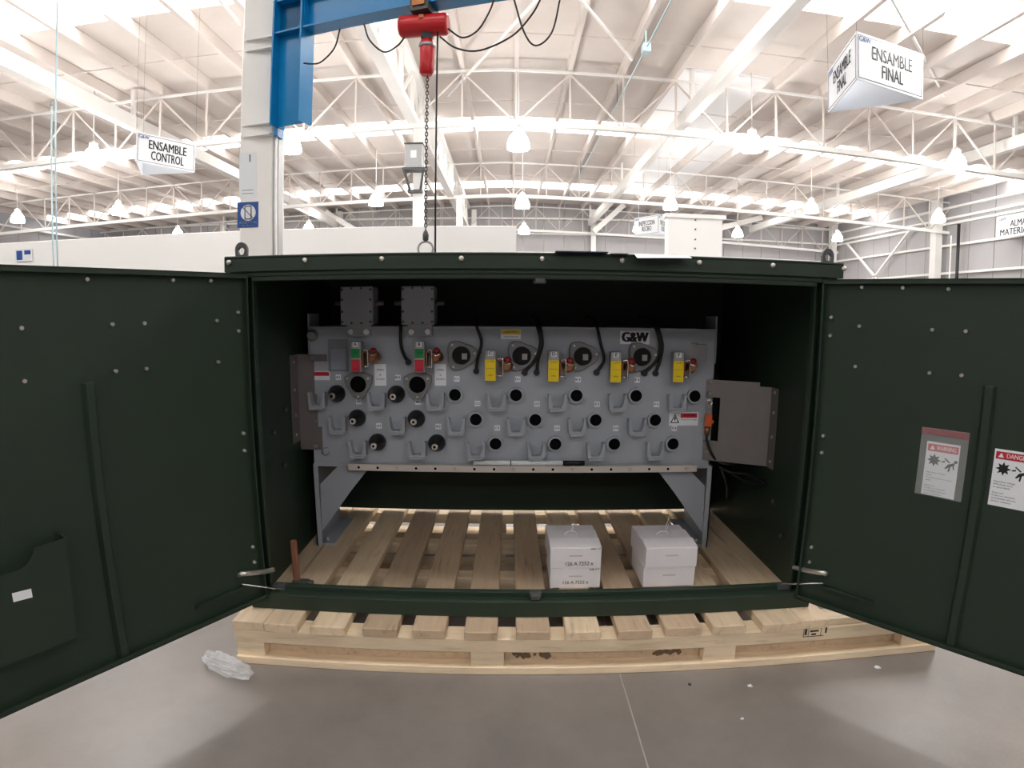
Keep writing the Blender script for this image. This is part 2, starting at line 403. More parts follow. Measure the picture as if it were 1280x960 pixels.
for rn, ry, L in rows:
    for i, (u, v) in enumerate(L):
        p = onY(u, v, ry)
        lamp(p.x, ry, min(max(p.z, 4.9), 5.75), 'white bell-shaped high-bay lamp, %s from the left in the %s row' % (ordn[i], rn))
for i, x in enumerate((-10.6, -5.3, .1, 5.5, 10.9)):  # extra lamp rows out of view, added to light the fronts
    for ry, rn in ((4.2, 'overhead'), (-10.5, 'rear')):
        lamp(x, ry, 5.6 + drop(x), 'added unseen high-bay lamp for front light, %s from the left in the %s row' % (ordn[i], rn))

# ------------------------------------------------------------------ hanging three-sided signs
def gw(mb, f, x, y, s):
    return text(mb, 'G&W', f, x, y, s, .004, sx=.95, bold=.03)
def prism_sign(pos, yaw, pi_, ro, h, lines, label, main):
    s = 1.2; V = []
    for a in (-math.pi/2, math.pi/6, 5*math.pi/6):
        bx, by = s/math.sqrt(3)*math.cos(a + yaw), s/math.sqrt(3)*math.sin(a + yaw)
        for zz in (h/2, -h/2):
            q = Matrix.Rotation(pi_, 3, 'X') @ Vector((bx, by, zz)); c, sn = math.cos(ro), math.sin(ro)
            V.append(Vector((q.x*c + q.z*sn, q.y, -q.x*sn + q.z*c)) + Vector(pos))
    t = thing('hanging_sign', (pos[0], pos[1], pos[2] - h/2), label, 'sign', 'three-sided signs hung from the roof')
    idx = [(4, 0), (0, 2), (2, 4)]                # left face, right face, back face (top vertex indices, left to right)
    for l, r in idx:
        tl, bl, tr_ = V[l], V[l + 1], V[r]
        f = frame((tl + bl + tr_ + V[r + 1])/4, tr_ - tl, tl - bl); hw = (tr_ - tl).length/2
        p = part('face', quad(MB(), f, -hw, hw, -h/2, h/2, -.012, 0), M_white, t)
        b = MB()
        for q in ((-hw + .03, hw - .03, h/2 - .037, h/2 - .03), (-hw + .03, hw - .03, -h/2 + .03, -h/2 + .037), (-hw + .03, -hw + .037, -h/2 + .03, h/2 - .03), (hw - .037, hw - .03, -h/2 + .03, h/2 - .03)):
            quad(b, f, *q, 0, .003)
        part('border', b, M_dgrey, p)
        m = MB()
        for i, (tx, wd) in enumerate(lines): text(m, tx, f, .02, .08 - i*.2, .24, .003, bold=.028, width=wd)
        part('lettering', m, M_ink, p)
        part('logo', gw(MB(), f, -hw + .14, h/2 - .08, .09), M_signb, p)
    for l in (0, 2, 4): part('hanging_wire', MB().cyl(V[l], (V[l].x, V[l].y, 7.955 + drop(V[l].x)), .002, n=5), M_dgrey, t)
prism_sign((4.444, 4.717, 4.579), -.769, -.003, .019, .589, [('ENSAMBLE', .72), ('FINAL', .38)], 'white three-sided hanging sign reading ENSAMBLE FINAL', 1)
prism_sign((-6.957, 8.434, 4.559), -.023, -.003, .028, .559, [('ENSAMBLE', .76), ('CONTROL', .66)], 'white three-sided hanging sign reading ENSAMBLE CONTROL', 1)
prism_sign((4.98, 18.38, 4.59), .037, .025, -.026, .644, [('INSPECCION', .76), ('RECIBO', .46)], 'white three-sided hanging sign reading INSPECCION RECIBO', 0)
p1, p2 = onX(1246, 271, 19.3), onX(1246, 298, 19.3)
f = frame((19.3, p1.y - 1.35, (p1.z + p2.z)/2), (0, -1, 0), (0, 0, 1))
sg = part('wall_sign', quad(MB(), f, -1.35, 1.35, -.44, .42, -.03, 0), M_white, label='white sign reading ALMACEN MATERIA PRIMA near the side wall', cat='sign')
part('lettering', text(text(MB(), 'ALMACEN', f, 0, .06, .36, .004, bold=.02, width=1.3), 'MATERIA PRIMA', f, 0, -.25, .36, .004, bold=.02, width=2.3), M_ink, sg)
part('logo', gw(MB(), f, -1.05, .29, .16), M_signb, sg)
for dy in (.4, 2.4): part('bracket', MB().box(19.33, 19.8, p1.y - dy, p1.y - dy + .1, p1.z - .2, p1.z - .1), M_steel, sg)

# ------------------------------------------------------------------ air lines
m = MB(); pts = [onZ(u, v, 7.0) for u, v in ((840, 0), (808, 60), (770, 130), (735, 200))]
ap = thing('air_line', (2.68, 10, 7), 'thin pale blue air pipe running under the roof, above the inspection sign', 'pipe')
part('pipe', MB().cyl((2.68, 2, 7), (2.68, 28, 7), .016, n=8), M_teal, ap)
part('valve', MB().box(2.6, 2.76, 9.55, 9.75, 6.9, 7.08).cyl((2.68, 9.65, 7.05), (2.68, 9.65, 7.4), .02, n=6), M_teal, ap)
for y in (5, 13, 21): part('hanger_rod', MB().cyl((2.68, y, 7.0), (2.68, y, 7.7), .008, n=5), M_dgrey, ap)
for dx, z1, lab in ((0, 7.3, 'tall pale blue vertical air pipe with a slim branch, left of the control sign'), (-.075, 4.75, 'shorter pale blue vertical air pipe against the taller one')):
    x = -7.06 + dx
    ap = thing('air_drop_pipe', (x, 5.83, 0), lab, 'pipe')
    part('pipe', MB().cyl((x, 5.83, 0), (x, 5.83, z1), .012, n=8), M_teal, ap)
    part('collar', MB().cyl((x, 5.83, z1 - .06), (x, 5.83, z1), .02, n=8), M_gmetal, ap)
    part('foot_flange', MB().cyl((x, 5.83, 0), (x, 5.83, .02), .03, n=10), M_gmetal, ap)

# ------------------------------------------------------------------ notices on the front column
f = frame((-2.46, 3.03, 0), (1, 0, 0), (0, 0, 1))
def colp(u, v): q = onY(u, v, 3.03); return q.x + 2.46, q.z
x0, z0 = colp(297, 285); x1, z1 = colp(323, 252)
nt_ = part('no_phone_notice', quad(MB(), f, x0, x1, z0, z1, 0, .004), M_signb, label='blue no-phone notice on the white column', cat='notice')
cxn, czn, rn = (x0 + x1)/2 + .004, z0 + (z1 - z0)*.58, (x1 - x0)*.36
ang = [(cxn + rn*math.cos(t*math.pi/12), czn + rn*math.sin(t*math.pi/12)) for t in range(24)]
part('disc', MB().prism(ang, .004, .006, f), M_white, nt_)
b = MB(); quad(b, f, cxn - .03, cxn + .03, czn + .055, czn + .064, .006, .008); quad(b, f, cxn - .03, cxn + .03, czn - .064, czn - .055, .006, .008)
quad(b, f, cxn - .035, cxn - .027, czn - .06, czn + .06, .006, .008); quad(b, f, cxn + .027, cxn + .035, czn - .06, czn + .06, .006, .008)
b.bar(f(cxn - rn*.7, czn + rn*.7, .008), f(cxn + rn*.7, czn - rn*.7, .008), .004, .012, (0, 1, 0))
part('phone_symbol', b, M_ink, nt_)
part('caption', text(text(MB(), 'PROHIBIDO EL USO', f, cxn, z0 + .045, .03, .006, width=.17, bold=.01), 'DE CELULAR', f, cxn, z0 + .018, .026, .006, width=.12, bold=.01), M_white, nt_)
x2, z2 = colp(299, 288); x3, z3 = colp(322, 238)
x2, z2 = colp(299, 248); x3, z3 = colp(321, 190)
sh = part('column_sheet', quad(MB(), f, x2, x3, z2, z3, 0, .003), M_white, label='white paper sheet taped above the blue notice on the column', cat='sheet')
for q_ in ((x2 + .1, x2 + .11, z3 - .09, z3 - .02), (x2 + .03, x3 - .03, z2 + .07, z2 + .074), (x2 + .03, x3 - .03, z2 + .04, z2 + .044)): part('print', quad(MB(), f, *q_, .003, .004), M_ink, sh)

# ------------------------------------------------------------------ control box on the second column
q0, q1 = onY(506, 180, 11.9), onY(528, 209, 11.9)
cb = thing('control_box', (q0.x/2 + q1.x/2, 11.9, q1.z), 'grey electrical control box on an angled bracket by the second column', 'control box')
part('body', MB().box(q0.x, q1.x, 11.9, 12.2, q1.z, q0.z), M_gmetal, cb, bev=.01)
cxm = (q0.x + q1.x)/2
part('label_plate', MB().box(cxm - .07, cxm + .07, 11.885, 11.9, q1.z + .24, q1.z + .42), M_white, cb)
part('top_edge', MB().box(q0.x - .01, q1.x + .01, 11.88, 12.2, q0.z, q0.z + .03), M_dgrey, cb)
m = MB().box(q0.x - .05, q1.x + .05, 11.88, 12.25, q1.z - .05, q1.z)
for x, xx in ((q0.x - .03, cxm - .13), (q1.x + .03, cxm + .13)): m.bar((x, 11.9, q1.z), (xx, 12.2, q1.z - .5), .05, .05)
m.box(cxm - .18, cxm + .18, 12.1, 12.3, q1.z - .56, q1.z - .5)
part('bracket', m, M_dgrey, cb)

# ------------------------------------------------------------------ jib crane
H = 4.0; a0 = onZ(338, 50, H); a1 = onZ(560, 5, H); d = (a1 - a0); d.z = 0; d.normalize(); nrm = Vector((-d.y, d.x, 0))
jc = thing('jib_crane', (-2.2, 3.15, 3.07), 'blue wall-mounted jib crane with I-beam arm on the white column', 'crane')
def I_(m, p, q, w, h, t, upv):
    p, q, u = Vector(p), Vector(q), Vector(upv); s = (q - p).normalized().cross(u).normalized()
    m.bar(p + u*(h/2 - t/2), q + u*(h/2 - t/2), w, t, upv).bar(p - u*(h/2 - t/2), q - u*(h/2 - t/2), w, t, upv).bar(p, q, t, h - 2*t, upv); return m
st = a0 + d*.085
arm0 = Vector((st.x, st.y, H + .16))
part('arm', I_(MB(), arm0, arm0 + d*4.6, .17, .32, .016, (0, 0, 1)), M_blue, jc)
zb = onY(345, 165, 3.12).z
c = arm0 + d*.175
part('mast', I_(MB(), (c.x, c.y, zb), (c.x, c.y, H + .5), .2, .32, .016, tuple(d)), M_blue, jc)
for k in (.02, .34): part('stiffener', MB().bar(arm0 + d*k + Vector((0, 0, -.145)), arm0 + d*k + Vector((0, 0, .145)), .15, .014, tuple(d)), M_blue, jc)
pq = arm0 + d*.52 - nrm*.05
part('gusset_plate', MB().prism([(0, 0), (.12, 0), (0, .1)], -.006, .006, frame(pq + Vector((0, 0, -.144)), d, (0, 0, 1))), M_blue, jc)
for z in (3.2, 4.02):
    part('clamp_bracket', MB().box(-2.2765, -2.24, 3.0, 3.14, z - .12, z + .012), M_blue, jc)
    part('clamp_plate', MB().prism([(-2.6, 3.02), (-2.3, 3.02), (-2.3, 2.96)], z - .01, z + .01, lambda a, b, c_: (a, b, c_)).prism([(-2.6, 3.02), (-2.3, 3.02), (-2.3, 2.96)], z - .115, z - .095, lambda a, b, c_: (a, b, c_)), M_steel, jc)
# electric chain hoist below the arm
hp = onP(530, 32, arm0, nrm)
ho = thing('chain_hoist', (hp.x, hp.y, hp.z), 'red electric chain hoist hanging from the blue jib arm', 'hoist')
hx = Vector((1, -.1, 0)).normalized(); hw = (onP(558, 32, arm0, nrm) - onP(502, 32, arm0, nrm)).length/2
part('motor_body', MB().lathe(hp - hx*hw, hx, [(0, .075), (.012, .088), (.03, .094), (2*hw - .03, .094), (2*hw - .012, .088), (2*hw, .075)], 20), M_redm, ho)
hq = Vector((hp.x, hp.y, 0)); TP = lambda a, b, z: hq + d*a + nrm*b + Vector((0, 0, z))     # along arm, across arm, height
part('trolley', MB(TP).box(-.08, .08, -.11, .11, hp.z + .09, H - .006).box(-.08, .08, -.11, -.096, H - .006, H + .09).box(-.08, .08, .096, .11, H - .006, H + .09), M_dgrey, ho)
for a in (-.05, .05):
    for b in (-1, 1): part('trolley_wheel', MB(TP).cyl((a, b*.03, H + .05), (a, b*.0955, H + .05), .032, n=14), M_gmetal, ho)
part('brass_fitting', MB(TP).box(-.055, .055, -.125, -.111, H - .03, H + .07), M_brass, ho)
part('brass_badge', MB().box(hp.x - .03, hp.x + .01, hp.y - .1, hp.y - .085, hp.z + .02, hp.z + .05), M_brass, ho)
ct, cbm = onY(534, 50, hp.y), onY(534, 94, hp.y)
part('chain_bag', MB().lathe((ct.x, hp.y, cbm.z), (0, 0, 1), [(0, .042), (.02, .06), (.1, .062), (ct.z - cbm.z - .04, .066), (ct.z - cbm.z, .05)], 12), M_redm, ho)
part('bag_rim', MB().cyl((ct.x, hp.y, ct.z - .07), (ct.x, hp.y, ct.z - .04), .07, n=12), M_gmetal, ho)
part('chain_guide', MB().box(ct.x - .045, ct.x + .045, hp.y - .05, hp.y + .05, ct.z - .005, hp.z - .07), M_black, ho)
hk = onY(532, 306, hp.y)
cx0 = hk.x; L_ = MB(); z = cbm.z + .05; i = 0
while z > hk.z + .09:
    ax = (Vector((1, 0, 0)) if i % 2 else Vector((0, 1, 0)))
    pts = [Vector((cx0, hp.y, z)) + ax*(.011*math.cos(t*math.pi/4)) + Vector((0, 0, .019*math.sin(t*math.pi/4))) for t in range(9)]
    L_.tube(pts, .0045, 5, 1); z -= .029; i += 1
part('chain', L_, M_dgrey, ho)
part('hook_block', MB().lathe((cx0, hp.y, hk.z + .03), (0, 0, 1), [(0, .012), (.01, .024), (.05, .026), (.075, .018), (.09, .01)], 10), M_dgrey, ho)
part('hook_ring', MB().tube([(cx0 + .062*math.sin(t*math.pi/8), hp.y, hk.z - .035 + .062*math.cos(t*math.pi/8)) for t in range(17)], .009, 8, 2), M_gmetal, ho)
e0 = onY(547, 52, hp.y - .05)
part('pendant_cable', MB().cyl((e0.x, hp.y - .05, hp.z - .05), (e0.x, hp.y - .05, 1.15), .008, n=6), M_black, ho)
part('pendant_control', MB().box(e0.x - .03, e0.x + .03, hp.y - .08, hp.y - .02, .95, 1.16), M_black, ho, bev=.01)
for k, L in enumerate(([(425, 36), (418, 60), (402, 77), (390, 80), (380, 79)], [(455, 30), (462, 50), (480, 65), (497, 57), (506, 46)], [(560, 36), (578, 47), (597, 38), (612, 14), (619, -6)],
          [(550, 46), (570, 60), (600, 63), (640, 45), (665, 18), (678, -6)], [(641, -6), (655, 40), (670, 57), (690, 40), (701, -6)])):
    part('festoon_cable', MB().tube([onP(u, v, arm0 - nrm*(.13 if k == 0 else .1), nrm) for u, v in L], .0075, 6, 6), M_black, ho)

# ================================================================== PALLET
DT = .205                                          # deck top
pal = thing('wooden_pallet', (0, .6, 0), 'long pale pine pallet under the green enclosure', 'pallet')
YP, YE = -.111, 1.42
deck = [(-1.245, -1.105), (-1.1, -.96), (-.9, -.758), (-.692, -.552), (-.485, -.352), (-.278, -.147), (-.075, .061), (.126, .264), (.328, .468), (.525, .678), (.726, .868), (.935, 1.088), (1.092, 1.245)]
for i, (a, b) in enumerate(deck):
    yf = YP + random.uniform(-.008, .008)
    sk = random.uniform(-.006, .006)
    fr = lambda x, y, z: (x + sk*(y - .6), y, z)
    part('deck_board', MB(fr).box(a, b, yf, YE, DT - .042, DT - random.uniform(0, .003)), M_woodo if i in (3, 4, 5, 6, 8, 9) else M_woody, pal, bev=.003)
PX0, PX1 = -1.245, 1.8
for k, y in enumerate((YP + .01, .45, .87, 1.36)):
    part('stringer_board', MB().box(PX0, PX1, y, y + (.09 if k else .1), .1, DT - .043), M_woodx, pal, bev=.003)
    part('bottom_board', MB().box(PX0, PX1, y - .008, y + .12, 0, .035), M_woodx, pal, bev=.003)
    for a, b in ((PX0 + .001, -1.119), (-.256, -.121), (.7, .84), (1.62, PX1 - .001)):
        part('block', MB().box(a, b, y + .004, y + .11, .0352, .0998), M_woodx, pal, bev=.002)
for a, b in ((-1.117, -.258), (-.119, .698), (.842, 1.618)): part('inner_board', MB().box(a, b, YP + .06, YP + .09, .0352, .0998), M_woodo, pal, bev=.002)
part('stringer_board', MB().box(1.25, PX1, YP + .02, YP + .11, DT - .042, DT - .012), M_woodx, pal, bev=.003)
f = frame((0, YP + .06, 0), (1, 0, 0), (0, 0, 1))
for cx, n in ((-.05, 14), (.03, 14), (.53, 12), (.59, 12)):   # black smears on the inner board
    for _ in range(n):
        x = cx + random.uniform(-.03, .03); z = .056 + random.uniform(-.009, .009); r = random.uniform(.006, .016)
        pl = [(x + r*random.uniform(.6, 1.3)*math.cos(t*math.pi/4), z + .8*r*random.uniform(.6, 1.3)*math.sin(t*math.pi/4)) for t in range(8)]
        if _ == 0: smear = MB()
        smear.prism(pl, 0, .0004 + .0001*_, f)
    part('stain', smear, M_stain, pal)
q = onY(1018, 789, YP + .01); f = frame((q.x, YP + .01, q.z), (1, 0, 0), (0, 0, 1))
m = MB()
for s_ in ((-.05, .045, .022, .025), (-.05, .045, -.025, -.022), (-.05, -.047, -.025, .025), (-.028, -.026, -.025, .025), (.03, .032, -.025, .025), (-.044, -.034, -.015, .015), (-.02, .02, -.003, .005), (-.012, .01, -.018, -.01), (.05, .058, -.012, .016)): quad(m, f, *s_, 0, .0006)
part('heat_stamp', m, M_ink, pal)

# ================================================================== ENCLOSURE
CW = 1.2; Z0 = DT + .001; ZT = 1.612
cab = thing('switchgear_enclosure', (0, .65, Z0), 'dark green steel switchgear enclosure with both doors swung open', 'enclosure')
part('side_panel', MB().box(-CW, -CW + .008, .03, 1.3, Z0, ZT), M_green, cab)
part('side_panel', MB().box(CW - .008, CW, .03, 1.3, Z0, ZT), M_green, cab)
part('back_panel', MB().box(-CW, CW, 1.292, 1.3, Z0 + .012, ZT), M_green, cab)
rf = part('roof', MB().box(-1.222, 1.222, -.002, .012, 1.606, 1.664).box(-1.222, 1.222, -.002, 1.34, 1.655, 1.668).box(-1.222, -1.21, 0, 1.34, 1.606, 1.664).box(1.21, 1.222, 0, 1.34, 1.606, 1.664).box(-1.222, 1.222, 1.33, 1.34, 1.606, 1.664), M_green, cab, bev=.003)
hexbolt = MB().lathe((0, 0, 0), (0, -1, 0), [(0, .011), (.004, .011), (.008, .008), (.01, .003)], 10).mesh('bolt', M_zinc)
for i in range(9):
    x = -1.188 + .3*i + (-.012 if i == 0 else .008 if i == 8 else 0)
    link('bolt', hexbolt, rf, T(x, -.002, 1.644))
def eye(x):
    o = [(x + .026*math.cos(t*math.pi/8), 1.698 + .03*math.sin(t*math.pi/8)) for t in range(16)]
    o = [(a, b if b > 1.69 else 1.668) for a, b in o]
    return MB().ringplate(o, (x, 1.692), .015, .045, .06)
for x in (-1.172, 1.178): part('lifting_eye', eye(x), M_dgrey, cab)
# door frame: header, gutter, jambs, sill
part('header', MB().box(-1.2, 1.2, .012, .03, 1.585, 1.612).box(-1.13, 1.13, .03, .1, 1.6, 1.608), M_green, cab, bev=.002)
part('rain_gutter', MB().box(-1.115, 1.115, .02, .05, 1.571, 1.584).box(-1.115, 1.115, .012, .02, 1.571, 1.592), M_green, cab, bev=.002)
for s in (-1, 1):
    fr = lambda x, y, z, s=s: (s*x, y, z)
    part('jamb', MB(fr).box(1.148, 1.2, .01, .03, Z0, 1.6).box(1.148, 1.154, .03, .085, Z0, 1.6).box(1.12, 1.148, .055, .062, Z0 + .05, 1.6).box(1.114, 1.122, .03, .062, Z0 + .05, 1.59), M_green, cab, bev=.001)
    part('corner_plate', MB(fr).box(1.06, 1.12, .035, .06, .278, .3), M_dgrey, cab)
part('sill', MB().box(-1.2, 1.2, 0, .012, Z0, .274).box(-1.2, 1.2, .012, .05, .262, .274), M_green, cab, bev=.002)
part('sill_upstand', MB().box(-1.12, 1.12, .05, .056, .262, .293).box(-1.12, 1.12, .056, .08, .288, .293), M_green, cab, bev=.001)
for z0, z1 in ((.278, .3), (1.555, 1.585)): part('latch_keeper', MB().box(-.018, .032, .03, .062, z0, z1).box(-.012, .026, .012, .03, z0, z0 + .02), M_dgrey, cab, bev=.002)
for x, y, z in ((-1.19, .35, .9), (-1.19, .5, .98), (-1.19, .45, .72), (1.19, .3, .42), (1.19, .42, .55)):
    s = 1 if x > 0 else -1
    part('anchor_nut', MB().cyl((x, y, z), (x - s*.012, y, z), .012, n=6), M_dgrey, cab)

DZ0, DZ1, DWD = .262, 1.598, 1.128
ANG = {'L': 2.1031, 'R': 2.2526}
def doormap(side):
    a = ANG[side]
    if side == 'L': hinge = Vector((-1.14, 0, 0)); dr = Vector((math.cos(a), -math.sin(a), 0)); n = (-dr).cross(Vector((0, 0, 1)))
    else: hinge = Vector((1.14, 0, 0)); dr = Vector((-math.cos(a), -math.sin(a), 0)); n = dr.cross(Vector((0, 0, 1)))
    return (lambda u, c, z: hinge + dr*u + n*c + Vector((0, 0, z))), dr, n, hinge
def make_door(side):
    f, dr, n, hinge = doormap(side)
    B = lambda: MB(f)
    m = B().box(.0, DWD, -.006, 0, DZ0, DZ1).box(0, DWD, -.006, .026, DZ1 - .006, DZ1).box(0, DWD, -.006, .026, DZ0, DZ0 + .006).box(0, .006, -.006, .026, DZ0, DZ1).box(DWD - .006, DWD, -.006, .026, DZ0, DZ1)
    m.box(0, DWD, .02, .026, DZ1 - .018, DZ1).box(0, DWD, .02, .026, DZ0, DZ0 + .018).box(DWD - .018, DWD, .02, .026, DZ0, DZ1)
    dd = part('door', m, M_green, cab)
    part('stiffening_rib', B().prism([(.588, 0), (.598, .024), (.622, .024), (.632, 0)], .285, 1.237, lambda a, b, c: (a, b, c)), M_green, dd, bev=.002)
    part('angle_strip', B().box(.1, .315, 0, .022, .345, .35).box(.1, .315, 0, .004, .33, .35), M_green, dd)
    pts = [(.15, 1.568), (.3, 1.566), (.595 if side == 'L' else .456, 1.562), (.128 if side == 'L' else .147, 1.42), (.41, 1.418), (.52, 1.418), (.128 if side == 'L' else .141, 1.265), (.412, 1.264), (.518, 1.265)]
    if side == 'L': pts += [(.793, 1.416), (.796, 1.26), (.75, .618)]
    else: pts += [(.81, 1.416), (.81, 1.262)]
    for u, z in pts: part('stud', B().cyl((u, 0, z), (u, .011, z), .0065, n=8), M_zinc, dd)
    for z in (1.45, 1.378, .976, .906, .5, .433): part('hinge_bolt', B().cyl((.034, 0, z), (.034, .012, z), .008, .006, n=8), M_zinc, dd)
    for z in (1.414, .941, .466): part('hinge', B().cyl((-.006, -.004, z - .05), (-.006, -.004, z + .05), .008, n=8), M_green, dd)
    return dd, f, dr, n, hinge
dL, fL, drL, nL, hL = make_door('L'); dR, fR, drR, nR, hR = make_door('R')
# door stays: grey link and thin rod at the foot of each door
for s, f, dd, pa, pb in (('L', fL, dL, (342, 712), (355, 737)), ('R', fR, dR, (992, 709), (977, 730))):
    e = onY(pa[0], pa[1], .03); st = f(.11, .03, .405)
    part('door_stop', MB().tube([f(.11, 0, .4), f(.108, .02, .412), st.lerp(e, .25) + Vector((0, 0, .006)), st.lerp(e, .7), e], .011, 8, 4), M_zinc, cab)
    e2 = onY(pb[0], pb[1], .05)
    part('stay_rod', MB().tube([f(.105, 0, .36), f(.104, .012, .362), e2, e2 + Vector((0, 0, -.02))], .0035, 6, 1), M_bright, cab)
# document pocket on the left door
P_ = lambda a, b, c: (a, c, b)
poly = [(.77, .43), (.752, .775), (.838, .768)] + [(.838 + .055*math.sin(t*math.pi/12), .768 - .055 + .055*math.cos(t*math.pi/12) - .0) for t in range(1, 7)]
poly = [(.765, .432), (.75, .772), (.838, .766), (.845, .75), (.853, .735), (.868, .72), (.89, .712), (1.02, .712), (1.035, .73), (1.045, .755), (1.052, .766), (1.1, .766), (1.1, .432)]
pk = part('document_pocket', MB(fL).prism(poly, .05, .054, P_), M_green, dL)
part('pocket_side', MB(fL).prism([(.765, .432), (.75, .772), (.746, .772), (.761, .432)], 0, .054, P_).box(.742, .756, 0, .004, .43, .785), M_green, pk)
part('pocket_bottom', MB(fL).box(.765, 1.1, 0, .054, .432, .436), M_green, pk)
part('pocket_label', MB(fL).prism([(.866, .618), (.866, .646), (.918, .65), (.918, .622)], .0542, .0552, P_), M_white, pk)
# warning labels on the right door
def warn(dd, u0, u1, z0, z1, c, word, lines, redm):
    fr = frame(hR + drR*((u0 + u1)/2) + nR*c + Vector((0, 0, (z0 + z1)/2)), drR, (0, 0, 1)); w, h = (u1 - u0)/2, (z1 - z0)/2
    lb = part('warning_label', quad(MB(), fr, -w, w, -h, h, 0, .001), M_white, dd, label='white warning label with red %s band' % word)
    part('red_band', quad(MB(), fr, -w + .005, w - .005, h - .034, h - .008, .001, .0015), redm, lb)
    part('band_lettering', text(MB(), word, fr, .012, h - .021, .022, .0018, bold=.02, width=.066).prism([(-w + .012, h - .028), (-w + .03, h - .028), (-w + .021, h - .012)], .0015, .0019, fr), M_white, lb)
    pm = MB(); c0 = (-.026, h - .066); star = []
    for t in range(16):
        r = .024 if t % 2 == 0 else .013; star.append((c0[0] + r*math.cos(t*math.pi/8), c0[1] + r*math.sin(t*math.pi/8)))
    pm.prism(star, .001, .0016, fr)
    fig = lambda L: pm.prism(L, .001, .0016, fr)
    fig([(.0, h - .066), (.012, h - .062), (.012, h - .068), (.0, h - .07)])
    hd = [(.047 + .006*math.cos(t*math.pi/4), h - .062 + .006*math.sin(t*math.pi/4)) for t in range(8)]; fig(hd)
    fig([(.022, h - .074), (.042, h - .066), (.046, h - .072), (.028, h - .084)])
    fig([(.008, h - .055), (.026, h - .069), (.029, h - .066), (.011, h - .052)]); fig([(.04, h - .07), (.045, h - .09), (.041, h - .091), (.036, h - .072)])
    fig([(.022, h - .074), (.012, h - .09), (.016, h - .092), (.028, h - .082)]); fig([(.026, h - .078), (.024, h - .1), (.029, h - .1), (.032, h - .08)])
    part('shock_symbol', pm, M_ink, lb)
    tm = MB()
    for i, t in enumerate(lines):
        if t: text(tm, t, fr, -w + .008, h - .112 - i*.0098, .0088, .0014, align='LEFT', bold=.004)
    part('small_print', tm, M_ink, lb)
    return lb
W1 = ['Hazardous voltage', 'inside.', 'Can shock, burn or cause', 'death.', '', 'Keep out!', 'If open or unlocked,', 'immediately call your', 'electric company.']
W2 = ['Hazardous voltage.', 'Will shock, burn,', 'or cause death.', '', 'Keep out!', 'If open or unlocked,', 'immediately call your', 'electric company.']
warn(dR, .426, .539, .821, 1.018, .001, 'WARNING', W1, mat('orange_red_print', rgb(206, 66, 60), .45))
warn(dR, .648, .765, .829, 1.027, .001, 'DANGER', W2, M_red)
part('plastic_pouch', MB(fR).prism([(.404, .818), (.564, .817), (.564, 1.068), (.404, 1.068)], .0035, .0042, P_), M_plast, dR)
part('pouch_strip', MB(fR).box(.404, .564, .0042, .005, 1.044, 1.066), mat('pink_strip', rgb(150, 100, 104), .4), dR)

# ================================================================== SWITCHGEAR
YS = .694
TX0, TX1, TZ0, TZ1 = -1.125, .943, .66, 1.372
sw = thing('switchgear_unit', (-.09, .9, Z0), 'grey multi-way switchgear tank with coloured handles and black bushings inside the enclosure', 'switchgear')
part('tank', MB().box(TX0, TX1, YS, 1.12, TZ0, TZ1), M_grey, sw, bev=.006)
part('tank_lip', MB().box(TX0, TX1, YS - .006, YS + .02, TZ1 - .012, TZ1 + .004), M_grey, sw, bev=.002)
for x, s in ((TX0, -1), (TX1, 1)):
    part('lifting_plate', MB().box(min(x, x + s*.008), max(x, x + s*.008), YS + .01, .86, 1.2, 1.44), M_grey, sw)
for x0, s in ((-1.136, 1), (.967, -1)):
    fr = lambda x, y, z, x0=x0, s=s: (x0 + s*x, y, z)
    lg = part('leg', MB(fr).box(0, .008, YS, 1.12, Z0, .66).box(0, .032, YS, YS + .006, Z0, .66).box(0, .09, YS + .02, 1.12, Z0, Z0 + .008), M_grey, sw)
    part('gusset', MB(fr).prism([(.03, .285), (.036, .549), (.145, .658), (.315, .658), (.2, .515)], YS + .012, YS + .02), M_grey, lg)
    part('foot_bolt', MB(fr).cyl((.05, YS + .04, Z0 + .008), (.05, YS + .04, Z0 + .035), .008, n=6), M_zinc, lg)
part('bottom_flange', MB().box(TX0, TX1, YS - .004, YS + .03, .652, .668), M_grey, sw)
gb = part('ground_bar', MB().box(-.925, .86, YS - .05, YS - .018, .646, .68), M_tin, sw, bev=.001)
x = -.87; i = 0
while x < .85:
    part('bar_bolt' if i % 3 == 2 else 'bar_hole', MB().cyl((x, YS - .0502, .663), (x, YS - (.06 if i % 3 == 2 else .0506), .663), .010 if i % 3 == 2 else .007, n=8), M_zinc if i % 3 == 2 else M_void, gb)
    x += .0985; i += 1
for x in (-.9, -.1, .79): part('bar_standoff', MB().box(x, x + .04, YS - .018, YS, .65, .676), M_gmetal, gb)

SF = frame((0, YS, 0), (1, 0, 0), (0, 0, 1))       # panel frame: (x, z, out)
# bushings, wells, parking brackets and number tags
rowsB = [(1.035, [-.982, -.674, -.377, -.073, .229, .531, .837]), (.911, [-.879, -.574, -.273, .025, .329, .635]), (.787, [-.777, -.472, -.174, .128, .428, .734])]
tag_of = [['A1', 'B1', 'C1', 'D1', 'E1', 'F1', 'F1'], ['A2', 'B2', 'C2', 'D2', 'E2', 'F2'], ['A3', 'B3', 'C3', 'D3', 'E3', 'F3']]
cone = MB().lathe((0, 0, 0), (0, -1, 0), [(0, .044), (.018, .044), (.03, .04), (.075, .022), (.09, .018)], 18).mesh('bushing', M_black)
tip = MB().lathe((0, 0, 0), (0, -1, 0), [(.086, .016), (.1, .017), (.104, .014)], 14).mesh('tip', M_bright)
tipb = MB().cyl((0, -.1042, 0), (0, -.1046, 0), .007, n=10).mesh('tip_bore', M_void)
N18 = [(math.cos(t*math.pi/10), math.sin(t*math.pi/10)) for t in range(20)]
